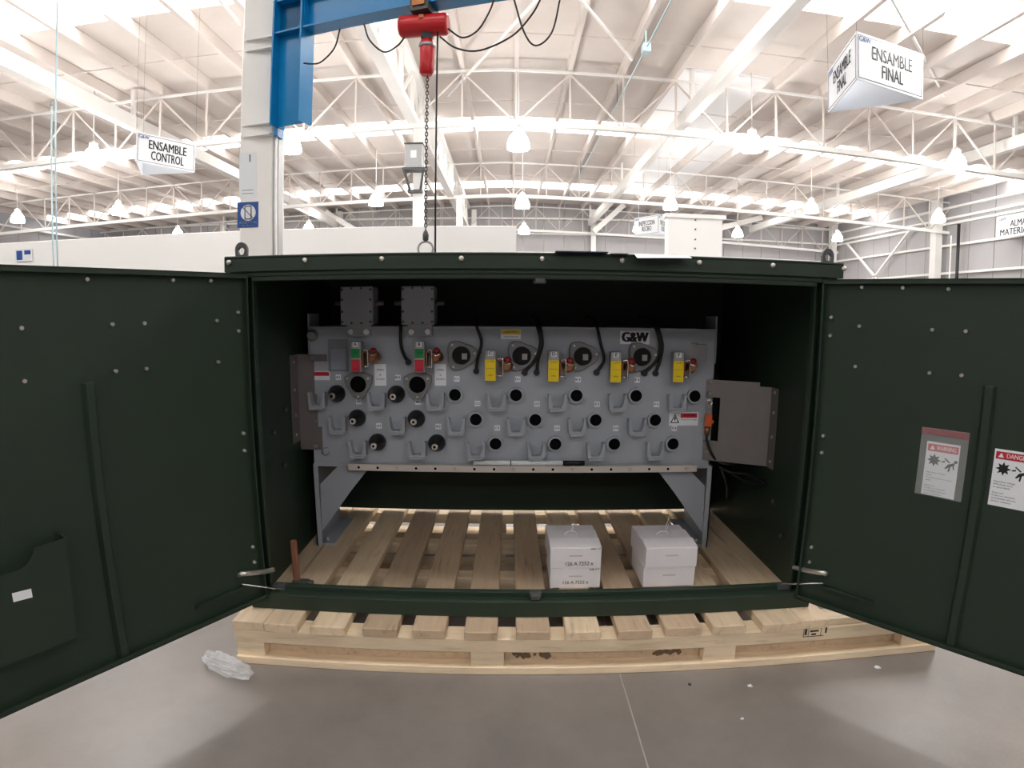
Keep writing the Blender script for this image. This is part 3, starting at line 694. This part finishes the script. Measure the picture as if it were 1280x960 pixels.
coll = MB().ringplate([(.04*c, .04*s) for c, s in N18], (0, 0), .03, .0, -.022).mesh('bushing_well', M_grey)
bore = MB().lathe((0, 0, 0), (0, -1, 0), [(.001, .03), (.017, .03), (.03, .026)], 18).mesh('well_shade', M_void)  # solid coloured black to stand for the shade deep in the well
ush = [(-.046, .044), (-.036, .044), (-.03, .0), (-.022, -.022), (.018, -.022), (.028, .0), (.034, .044), (.044, .044), (.042, -.03), (.03, -.038), (-.036, -.042), (-.042, -.03)]
ubk = MB().prism([(a, b) for a, b in ush], 0, -.05).prism([(-.036, -.042), (.03, -.038), (.03, -.03), (-.036, -.03)], -.05, -.064).mesh('parking_bracket', mat('cast_bracket', rgb(170, 175, 183), .4))
for r, (z, X_) in enumerate(rowsB):
    for i, x in enumerate(X_):
        if i < 2:
            b = link('bushing', cone, sw, T(x, YS, z)); link('metal_tip', tip, b, T(x, YS, z)); link('tip_bore', tipb, b, T(x, YS, z))
        else:
            b = link('bushing_well', coll, sw, T(x, YS, z)); link('well_shade', bore, b, T(x, YS, z))
        link('parking_bracket', ubk, sw, T(x - .096, YS, z - .035))
        if r == 0 and i == 6: continue
        tx, tz = x + .008, z + (.078 if i > 1 else .083)
        lb = part('number_tag', quad(MB(), SF, tx - .014, tx + .014, tz - .014, tz + .014, 0, .001), M_white, sw)
        part('lettering', text(MB(), tag_of[r][i], SF, tx, tz, .017, .0015, bold=.02, width=.02), M_ink, lb)
# viewing windows: rounded triangular flanges
def tri(c, angs, R, soft=.5):
    out = []
    for t in range(36):
        th = t*math.pi/18; k = min(abs((th - a + math.pi) % (2*math.pi) - math.pi) for a in angs)
        out.append((c[0] + (R - (R*.32)*min(1, (k/1.05))**.8)*math.cos(th), c[1] + (R - (R*.32)*min(1, (k/1.05))**.8)*math.sin(th)))
    return out
for x in (-.345, -.046, .257, .557):
    z = 1.231; A_ = [math.radians(d_) for d_ in (130, 10, 236)]
    w_ = part('viewing_window', MB().ringplate(tri((x, z), A_, .088), (x, z), .045, YS, YS - .02), M_flange, sw, bev=.003)
    part('pane', MB().cyl((x, YS - .001, z), (x, YS - .005, z), .0452, n=20), M_glass, w_)
    part('pale_square', MB().box(x + .002, x + .028, YS - .0064, YS - .005, z - .02, z + .01), M_gmetal, w_)  # small pale square in front of the dark pane
    for a in A_: part('screw', MB().cyl((x + .068*math.cos(a), YS - .02, z + .068*math.sin(a)), (x + .068*math.cos(a), YS - .024, z + .068*math.sin(a)), .006, n=8), M_zinc, w_)
for x in (-.864, -.563):
    z = 1.086; A_ = [math.radians(d_) for d_ in (270, 30, 150)]
    w_ = part('viewing_window', MB().ringplate(tri((x, z), A_, .08), (x, z), .042, YS, YS - .034), M_flange, sw)
    part('pane', MB().cyl((x, YS - .02, z), (x, YS - .024, z), .0425, n=20), M_void, w_)
    for a in A_: part('screw', MB().cyl((x + .061*math.cos(a), YS - .034, z + .061*math.sin(a)), (x + .061*math.cos(a), YS - .039, z + .061*math.sin(a)), .006, n=8), M_zinc, w_)
# switch operators A-F
ops = [('A', -.858, 1.228, 0), ('B', -.543, 1.228, 0), ('C', -.198, 1.187, 1), ('D', .107, 1.185, 1), ('E', .411, 1.184, 1), ('F', .724, 1.187, 1)]
for ch, x, z, yel in ops:
    YO = .605; w = .027; h = .076
    op = part('switch_operator', MB().box(x - w, x + w, YO, YO + .05, z - h, z + h).box(x - w + .01, x + w - .01, YO + .05, YS, z - .03, z + .03), M_gmetal, sw, bev=.003)
    f = frame((x, YO, z), (1, 0, 0), (0, 0, 1))
    if yel:
        part('yellow_plate', quad(MB(), f, -w + .001, w - .001, -h + .004, h - .045, 0, .001), M_yel, op)
        part('closed_lettering', text(MB(), 'CLOSED', f, 0, .022, .009, .0016), M_ink, op); part('open_lettering', text(MB(), 'OPEN', f, 0, -.045, .009, .0016), M_ink, op); tm = MB()
        quad(tm, f, -.02, .02, -.012, -.0108, .001, .0016)
        part('plate_print', tm, M_ink, op)
    else:
        part('green_plate', quad(MB(), f, -w + .005, w - .005, -.006, h - .036, 0, .001), M_grn, op)
        part('red_plate', quad(MB(), f, -w + .005, w - .005, -h + .004, -.012, 0, .001), M_red, op)
        part('open_lettering', text(MB(), 'OPEN', f, 0, .02, .008, .0016), M_ink, op); part('closed_lettering', text(MB(), 'CLOSED', f, 0, -.06, .008, .0016), M_ink, op)
    lp = part('letter_plate', quad(MB(), f, -.013, .013, h - .028, h - .003, 0, .0012), M_white, op)
    part('lettering', text(MB(), ch, f, 0, h - .015, .024, .0018, bold=.03), M_ink, lp)
    part('brass_bracket', MB().box(x + w + .004, x + w + .009, YO + .01, YO + .06, z - .05, z + .03).box(x + w + .004, x + w + .032, YO + .01, YO + .05, z + .022, z + .028).box(x + w + .004, x + w + .032, YO + .01, YO + .05, z - .05, z - .045), M_brass, op)
    part('steel_pin', MB().tube([(x + w + .006, YO + .004, z + .03), (x + w + .03, YO + .002, z + .034), (x + w + .033, YO + .002, z), (x + w + .032, YO + .004, z - .06)], .0035, 6, 4).cyl((x + w + .004, YO + .01, z - .048), (x + w + .03, YO + .01, z - .048), .005, n=8), M_bright, op)
    hx, hz = x + w + .055, z + .005
    part('hub', MB().lathe((hx, YS - .01, hz - .01), (-.1, -1, .05), [(0, .03), (.03, .03), (.045, .022), (.07, .02)], 12), M_brass, op)
    part('crank', MB().bar((hx + .012, YO + .02, hz + .002), (hx - .03, YO + .03, hz - .03), .014, .012).bar((hx - .022, YO + .02, hz + .004), (hx + .02, YO + .02, hz - .002), .02, .008), M_brass, op)
    part('red_cap', MB().lathe((hx, YO + .03, hz + .02), (0, -.5, 1), [(0, .018), (.008, .018), (.015, .013), (.018, .005)], 12), mat('dark_red_cap', rgb(158, 30, 36), .4), op)
    part('seal_wire', MB().tube([(hx - .02, YO + .01, hz + .012), (hx, YO, hz + .002), (hx + .02, YO + .01, hz + .012)], .0035, 6, 4), M_bright, op)
# relay boxes above the tank
for x0, x1 in ((-.95, -.785), (-.642, -.478)):
    cx = (x0 + x1)/2
    rb = part('relay_box', MB().box(x0, x1, .675, .8, 1.382, 1.574), M_grey, sw, bev=.006)
    part('relay_cover', MB().box(x0 + .002, x1 - .002, .67, .675, 1.384, 1.572), M_grey, rb, bev=.002)
    for sx, sz in [(-.072, k) for k in (-.08, -.03, .03, .08)] + [(.072, k) for k in (-.08, -.03, .03, .08)] + [(-.025, .086), (.025, .086), (-.025, -.086), (.025, -.086)]:
        part('screw', MB().cyl((cx + sx, .67, 1.478 + sz), (cx + sx, .666, 1.478 + sz), .006, n=8), M_dgrey, rb)
    for s in (-1, 1): part('cable_gland', MB().cyl((cx + s*.083, .73, 1.49), (cx + s*.125, .73, 1.49), .013, .011, n=10), M_wing, rb)
    part('mounting_bracket', MB().box(cx - .05, cx + .07, .67, YS, 1.325, 1.384), M_grey, rb, bev=.002)
    for s in (-.03, .05): part('bracket_bolt', MB().ringplate([(cx + s + .014*c, 1.348 + .014*t) for c, t in N18], (cx + s, 1.348), .007, .67, .664).cyl((cx + s, .668, 1.348), (cx + s, .6665, 1.348), .007, n=10), M_bright, rb)
# black control hoses
def hose(L, r=.008):
    P = [onY(u, v, YS - .02) for u, v in L]
    top = P[0]; P = [Vector((top.x - .02, .95, 1.43)), Vector((top.x - .008, .76, 1.42))] + P
    P[-1] = P[-1] + Vector((0, .012, 0))
    h_ = part('control_hose', MB().tube(P, r, 8, 5), M_black, sw)
    e = P[-1]; part('plug_end', MB().cyl(e + Vector((0, -.012, 0)), e + Vector((0, .01, 0)), .015, n=10), M_black, h_)
hose([(501, 408), (501, 430), (505, 444), (510, 453)])
hose([(596, 408), (602, 428), (597, 448), (595, 464)])
hose([(672, 408), (676, 428), (670, 448), (656, 466)], .009); hose([(675, 408), (678, 430), (673, 448), (671, 466)], .008)
hose([(746, 408), (751, 430), (755, 450), (746, 466)])
hose([(819, 408), (825, 428), (822, 448), (806, 467)], .009); hose([(822, 408), (828, 432), (825, 450), (820, 467)], .008)
# plates and labels on the tank
def plabel(name, u0, v0, u1, v1, m_=None, c=.001, **k):
    a, b = onY(u0, v1, YS), onY(u1, v0, YS); f = frame(((a.x + b.x)/2, YS, (a.z + b.z)/2), (1, 0, 0), (0, 0, 1)); w, h = (b.x - a.x)/2, (b.z - a.z)/2
    return part(name, quad(MB(), f, -w, w, -h, h, 0, c), m_ or M_white, sw, **k), f, w, h
lb, f, w, h = plabel('logo_plate', 775, 414, 812, 430, label='white maker plate with bold black letters')
part('lettering', text(MB(), 'G&W', f, 0, 0, .07, .0016, bold=.085, width=.13), M_ink, lb)
lb, f, w, h = plabel('caution_label', 626, 412, 651, 424)
part('yellow_band', quad(MB(), f, -w + .002, w - .002, .0, h - .003, .001, .0014), M_yel, lb)
part('print', text(text(MB(), 'CAUTION', f, 0, h*.5, .014, .0017, bold=.02), 'CHECK PRESSURE', f, 0, -h*.5, .009, .0015), M_ink, lb)
lb, f, w, h = plabel('danger_label', 836, 515, 873, 532)
part('red_band', quad(MB(), f, -w*.22, w - .006, h*.15, h - .006, .001, .0014), M_red, lb)
m = MB().prism([(-w*.92, -h*.62), (-w*.3, -h*.62), (-w*.61, h*.72)], .001, .0014, f)
part('triangle', m, M_ink, lb)
part('triangle_field', MB().prism([(-w*.82, -h*.5), (-w*.4, -h*.5), (-w*.61, h*.48)], .0014, .0018, f), M_white, lb)
part('bolt_symbol', MB().prism([(-w*.64, h*.3), (-w*.55, h*.3), (-w*.58, 0), (-w*.53, 0), (-w*.64, -h*.42), (-w*.61, -.1*h), (-w*.67, -.1*h)], .0018, .0022, f), M_ink, lb)
part('print', text(text(MB(), 'DANGER', f, w*.38, h*.55, .016, .0017, bold=.02), 'Hazardous voltage', f, w*.38, -h*.1, .011, .0015, width=w*1.1), M_ink, lb)
lb, f, w, h = plabel('danger_label', 389, 464, 412, 475)
part('red_band', quad(MB(), f, -w + .003, w - .003, -h*.05, h - .004, .001, .0014), M_red, lb)
lb, f, w, h = plabel('document_sleeve', 411, 424, 435, 464, M_plast, .004)
part('document', quad(MB(), f, -w*.75, w*.75, -h*.9, h*.4, .0002, .0015), mat('grey_paper', rgb(150, 156, 176), .6), lb)
lb, f, w, h = plabel('rating_plate', 859, 427, 885, 452, M_gmetal)
part('print', quad(text(MB(), 'RATED', f, -w*.3, h*.8, .012, .0014), f, -w*.2, w*.8, h*.7, h*.74, .001, .0014), M_ink, lb)
for u in (468.5, 543.5):
    lb, f, w, h = plabel('instruction_label', u, 455, u + 14, 482)
    part('print', text(text(text(MB(), 'OPEN', f, 0, h*.45, .014, .0015), 'v', f, 0, 0, .02, .0015), 'CLOSED', f, 0, -h*.4, .012, .0015), M_ink, lb)
pz = onY(390, 419, YS)
part('fill_plug', MB().lathe((-1.102, YS, pz.z), (0, -1, 0), [(0, .03), (.012, .03), (.018, .022), (.03, .02)], 12), M_gmetal, sw)
part('drain_plug', MB().lathe((onY(408, 564, YS).x, YS, onY(408, 564, YS).z), (0, -1, 0), [(0, .022), (.01, .022), (.02, .012)], 10), M_grey, sw)
# side wings that close the gap to the enclosure walls
wl_ = part('side_wing', MB().prism([(-1.1, .74), (-1.188, .74), (-1.188, 1.235), (-1.03, 1.235), (-1.03, 1.2), (-1.1, 1.2), (-1.1, 1.03), (-1.09, 1.03), (-1.09, .86), (-1.07, .86), (-1.07, .74)], YS - .006, YS - .002), M_wing, sw)
part('wing_flange', MB().box(-1.191, -1.187, .59, YS - .002, .79, 1.235), M_wing, wl_)
for z in (.83, .93, 1.06, 1.2): part('rivet', MB().cyl((-1.187, .63, z), (-1.182, .63, z), .008, n=8), M_zinc, wl_)
for u, v in ((391, 447), (394, 527), (395, 557)):
    q = onY(u, v, YS - .01); part('wing_bolt', MB().cyl((q.x, YS - .006, q.z), (q.x, YS - .02, q.z), .013, .01, n=8), M_zinc, wl_)
fw_ = frame((.9, YS - .004, 0), (1.19 - .9, .535 - (YS - .004), 0), (0, 0, 1)); Lw = math.hypot(.29, .155)
wr_ = part('side_wing', MB().prism([(0, .7), (Lw, .7), (Lw, 1.1), (Lw - .06, 1.1), (Lw - .06, 1.12), (0, 1.12), (0, 1.03), (.075, 1.03), (.075, .805), (0, .805)], 0, .004, fw_), M_wing, sw)
part('wing_flange', MB().box(1.186, 1.19, .46, .538, .7, 1.1), M_wing, wr_)
for z in (.735, .86, .98, 1.08): part('rivet', MB().cyl((1.186, .49, z), (1.181, .49, z), .008, n=8), M_zinc, wr_)
for u, v in ((888, 477), (887, 492), (884, 564)):
    q = onY(u, v, YS - .02); part('wing_bolt', MB().cyl((q.x, YS - .012, q.z), (q.x, YS - .028, q.z), .013, .01, n=8), M_zinc, wr_)
# orange test clamp hanging by the right wing, with its lead
q = onY(886, 515, YS - .03); x, z, y = q.x, q.z, YS - .035
tc = part('ground_clamp', MB().box(x - .018, x + .016, y - .012, y + .016, z - .075, z - .01).bar((x - .012, y, z - .03), (x + .02, y, z - .06), .02, .03), M_orange, sw, bev=.004)
part('eye_terminal', MB().tube([(x + .014*math.cos(t*math.pi/4), y, z + .05 + .014*math.sin(t*math.pi/4)) for t in range(9)], .005, 6, 2).bar((x, y, z + .036), (x - .002, y, z - .012), .014, .008), M_bright, tc)
part('ferrule', MB().cyl((x - .004, y, z - .075), (x - .006, y, z - .12), .015, .012, n=10), M_brass, tc)
part('lead', MB().tube([(x - .006, y, z - .115), (x - .004, y - .005, z - .15), (x + .02, y - .01, z - .21), (x + .06, y, z - .255), (x + .12, y - .02, z - .27), (x + .2, y + .02, z - .255)], .007, 8, 5), M_black, tc)
part('cable_coil', MB().tube([(1.0, .7, .655), (1.06, .68, .63), (1.13, .6, .64), (1.17, .5, .62), (1.12, .62, .6), (1.04, .72, .63)], .008, 6, 5).tube([(1.02, .72, .64), (1.05, .7, .55), (1.05, .69, .48)], .008, 6, 5), M_black, tc)

# ================================================================== LOOSE THINGS
# measuring wand lying on the ground bar
zw = .6805 + .0132
wd = thing('measuring_rod', (0, YS - .038, .68), 'white rod with black grip lying along the grey bar below the bushings', 'rod')
part('rod', MB().cyl((-.283, YS - .038, zw), (.168, YS - .038, zw), .0125, n=12), M_white, wd)
part('ring', MB().cyl((-.1, YS - .038, zw), (-.095, YS - .038, zw), .0128, n=12), M_ink, wd)
part('grip', MB().cyl((.168, YS - .038, zw), (.275, YS - .038, zw), .013, n=12), M_black, wd)
part('guard', MB().cyl((.166, YS - .038, zw), (.17, YS - .038, zw), .0131, n=12), M_black, wd)

# carton boxes
def carton(x0, x1, y0, y1, z0, z1, label, top, marks, skew=0.0, tie=None):
    t = thing('carton_box', ((x0 + x1)/2, (y0 + y1)/2, z0), label, 'box', 'white cartons on the pallet boards')
    fr = lambda x, y, z: (x + skew*(y - y0), y, z)
    part('body', MB(fr).box(x0, x1, y0, y1, z0, z1 - (.004 if top else 0)), M_paper, t, bev=.002)
    if top:
        dy = (y1 - y0)/3; rp = [0, .012, .004, .012, .002]
        ys_ = [y0 + .002, y0 + dy*.9, y0 + dy*1.0, y0 + dy*2.05, y0 + dy*2.1, y1 - .002]
        zz = [z1 - .002, z1 + .012, z1 + .004, z1 + .012, z1 + .003, z1 + .004]
        for k in range(0, 5, 2):
            a, b = ys_[k], ys_[k + 1]; za, zb = zz[k], zz[k + 1]
            m = MB(fr)
            n = 6
            for j in range(n):
                xa, xb = x0 + (x1 - x0)*j/n, x0 + (x1 - x0)*(j + 1)/n
                wob = [random.uniform(-.002, .003) for _ in range(2)]
                m.add([(xa, a, za - .002), (xb, a, za - .002), (xb, b, zb - .002), (xa, b, zb - .002), (xa, a, za), (xb, a, za), (xb, b, zb), (xa, b, zb)],
                      [(0, 3, 2, 1), (4, 5, 6, 7), (0, 1, 5, 4), (1, 2, 6, 5), (2, 3, 7, 6), (3, 0, 4, 7)])
            part('top_flap', m, M_paper, t)
        cx = (x0 + x1)/2 + skew*dy
        if tie:
            for a, ln, lean in tie:
                part('tie_wire', MB().tube([(cx + a, y0 + dy*2.0, z1 + .008), (cx + a + lean*.3, y0 + dy*2.0, z1 + ln*.5), (cx + a + lean, y0 + dy*2.02, z1 + ln)], .0016, 5, 3), M_white, t)
        part('closure', MB().tube([(cx - .04, y0 + dy*1.5, z1 + .01), (cx - .02, y0 + dy*1.55, z1 + .022), (cx + .01, y0 + dy*1.6, z1 + .02), (cx + .02, y0 + dy*1.45, z1 + .01)], .003, 6, 4), M_white, t)
    f = frame(((x0 + x1)/2, y0, (z0 + z1)/2), (1, 0, 0), (0, 0, 1)); h = (z1 - z0)/2; w = (x1 - x0)/2
    part('embossed_slot', quad(MB(), f, -.03, .03, .006, .012, 0, .0006), mat('carton_grey_line', rgb(206, 202, 206), .7), t)  # thin grey strip across the carton front
    if marks:
        for tx, a, b, sz, wd_, tilt in marks:
            m = text(MB(), tx, lambda p, q, c, a=a, b=b: f(a + p, b + q + p*tilt, c), 0, 0, sz, .001, bold=.01, width=wd_)
            part('handwriting', m, mat('marker_ink', rgb(120, 60, 84), .6), t)
bx = (.084, .312, .256, .52)
carton(*bx, DT + .003, .308, 'white carton with faint handwriting, under the other marked carton', False, [('126 A 7252 x', .0, -.022, .022, .115, .02), ('08/17', .085, .042, .014, .045, .03)])
carton(.082, .312, .254, .52, .3085, .41, 'white carton with red handwriting, on top of the left stack', True, [('126 A 7252 x', .015, -.03, .026, .125, .02), ('08/17', .088, .042, .014, .045, .03)], -.03, [(.0, .05, .01), (-.075, .03, -.01)])
carton(.51, .752, .25, .51, DT + .003, .306, 'plain white carton at the bottom of the unmarked stack', False, None)
carton(.515, .756, .246, .515, .3065, .406, 'plain white carton with upright wire ties, on top of the unmarked stack', True, None, -.05, [(.015, .085, .02), (.025, .05, .01)])

# hammer standing on its head at the left sill
hb = onZ(372, 733, DT); h0 = Vector((hb.x, hb.y, DT)); htop = onY(366.5, 675, hb.y + .02)
hm = thing('hammer', h0, 'wooden-handled hammer standing on its dark head inside the left door', 'hammer')
part('handle', MB().bar(h0 + Vector((0, 0, .01)), htop, .03, .022, (0, 1, 0)), M_hwood, hm, bev=.006)
part('head', MB().box(h0.x - .02, h0.x + .055, h0.y - .018, h0.y + .018, DT, DT + .034).cyl((h0.x + .05, h0.y, DT + .018), (h0.x + .075, h0.y, DT + .018), .017, n=10), M_dgrey, hm, bev=.003)

# papers lying over the roof edge
part('folder', MB(lambda x, y, z: (x, y, z - (.004*max(0, -y/.06)**2))).add([(x, y, z) for z in (1.6685, 1.6735) for y in (-.035, -.02, 0, .2) for x in (.062, .255)],
     [(0, 2, 3, 1), (2, 4, 5, 3), (4, 6, 7, 5), (8, 9, 11, 10), (10, 11, 13, 12), (12, 13, 15, 14), (0, 1, 9, 8), (6, 14, 15, 7), (0, 8, 10, 2), (2, 10, 12, 4), (4, 12, 14, 6), (1, 3, 11, 9), (3, 5, 13, 11), (5, 7, 15, 13)]), M_navy, label='dark blue folder on top of the enclosure roof edge', cat='folder')
def sheet(name, x0, x1, y0, z, yaw, droop, m_, label):
    m = MB(); nx, ny = 6, 6; c, s = math.cos(yaw), math.sin(yaw); V = []
    for t in (0, .0012):
        for j in range(ny + 1):
            for i in range(nx + 1):
                a = x0 + (x1 - x0)*i/nx; b = y0 + .22*j/ny; X_ = x0 + (a - x0)*c - (b)*s; Y_ = b*c + (a - x0)*s
                V.append((X_, Y_, z + t - droop*max(0, -Y_/.06)**2 + (.0 if Y_ < 0 else 0)))
    k = (nx + 1)*(ny + 1); F_ = []
    for j in range(ny):
        for i in range(nx):
            q = j*(nx + 1) + i; F_ += [(q, q + nx + 1, q + nx + 2, q + 1), (k + q, k + q + 1, k + q + nx + 2, k + q + nx + 1)]
    for i in range(nx):
        q = i; F_ += [(q, q + 1, k + q + 1, k + q)]; q = ny*(nx + 1) + i; F_ += [(q + 1, q, k + q, k + q + 1)]
    for j in range(ny):
        q = j*(nx + 1); F_ += [(q + nx + 1, q, k + q, k + q + nx + 1)]; q += nx; F_ += [(q, q + nx + 1, k + q + nx + 1, k + q)]
    part(name, m.add(V, F_), m_, label=label, cat='paper')
sheet('paper_sheet', .268, .338, -.045, 1.669, .0, .006, M_white, 'flat white sheet beside the blue folder on the roof edge')
sheet('paper_sheet', .35, .56, -.075, 1.669, .06, .014, M_white, 'drooping white sheet at the right of the papers on the roof edge')

# crumpled clear plastic bag on the floor by the pallet corner
random.seed(21)
c0 = onZ(283, 838, 0); m = bmesh.new(); bmesh.ops.create_icosphere(m, subdivisions=4, radius=1)
from mathutils import noise
for v in m.verts:
    n = noise.noise(v.co*2.3)*.5 + noise.noise(v.co*5.5)*.35
    r = 1 + n*.55
    v.co = Vector((v.co.x*.14*r, v.co.y*.05*r, max(0.001, (v.co.z*.5 + .45)*.055*r)))
me = bpy.data.meshes.new('plastic_bag'); m.to_mesh(me); m.free(); me.materials.append(mat('crinkled_film', rgb(228, 232, 236), .12, alpha=.3))
tag(link('plastic_bag', me, None, T(c0.x, c0.y, 0) @ Matrix.Rotation(-.45, 4, 'Z')), 'crumpled clear plastic bag on the floor by the pallet corner', 'bag')
# scraps of paper on the floor
for (u, v), r, lab in (((1097, 835), .016, 'largest white paper scrap on the floor below the right door'), ((937, 858), .013, 'small white paper scrap on the floor, right of the floor joint'), ((928, 899), .007, 'tiny white fleck on the floor, in front of the paper scraps'), ((862, 856), .009, 'small dark fleck on the floor below the pallet stain')):
    p = onZ(u, v, 0); pl = [(p.x + r*random.uniform(.5, 1.2)*math.cos(t*math.pi/4), p.y + r*random.uniform(.4, 1.0)*math.sin(t*math.pi/4)) for t in range(8)]
    part('paper_scrap', MB().prism(pl, .0005, random.uniform(.003, .006), lambda a, b, c: (a, b, c)), M_dgrey if 'dark' in lab else M_white, label=lab, cat='scrap')
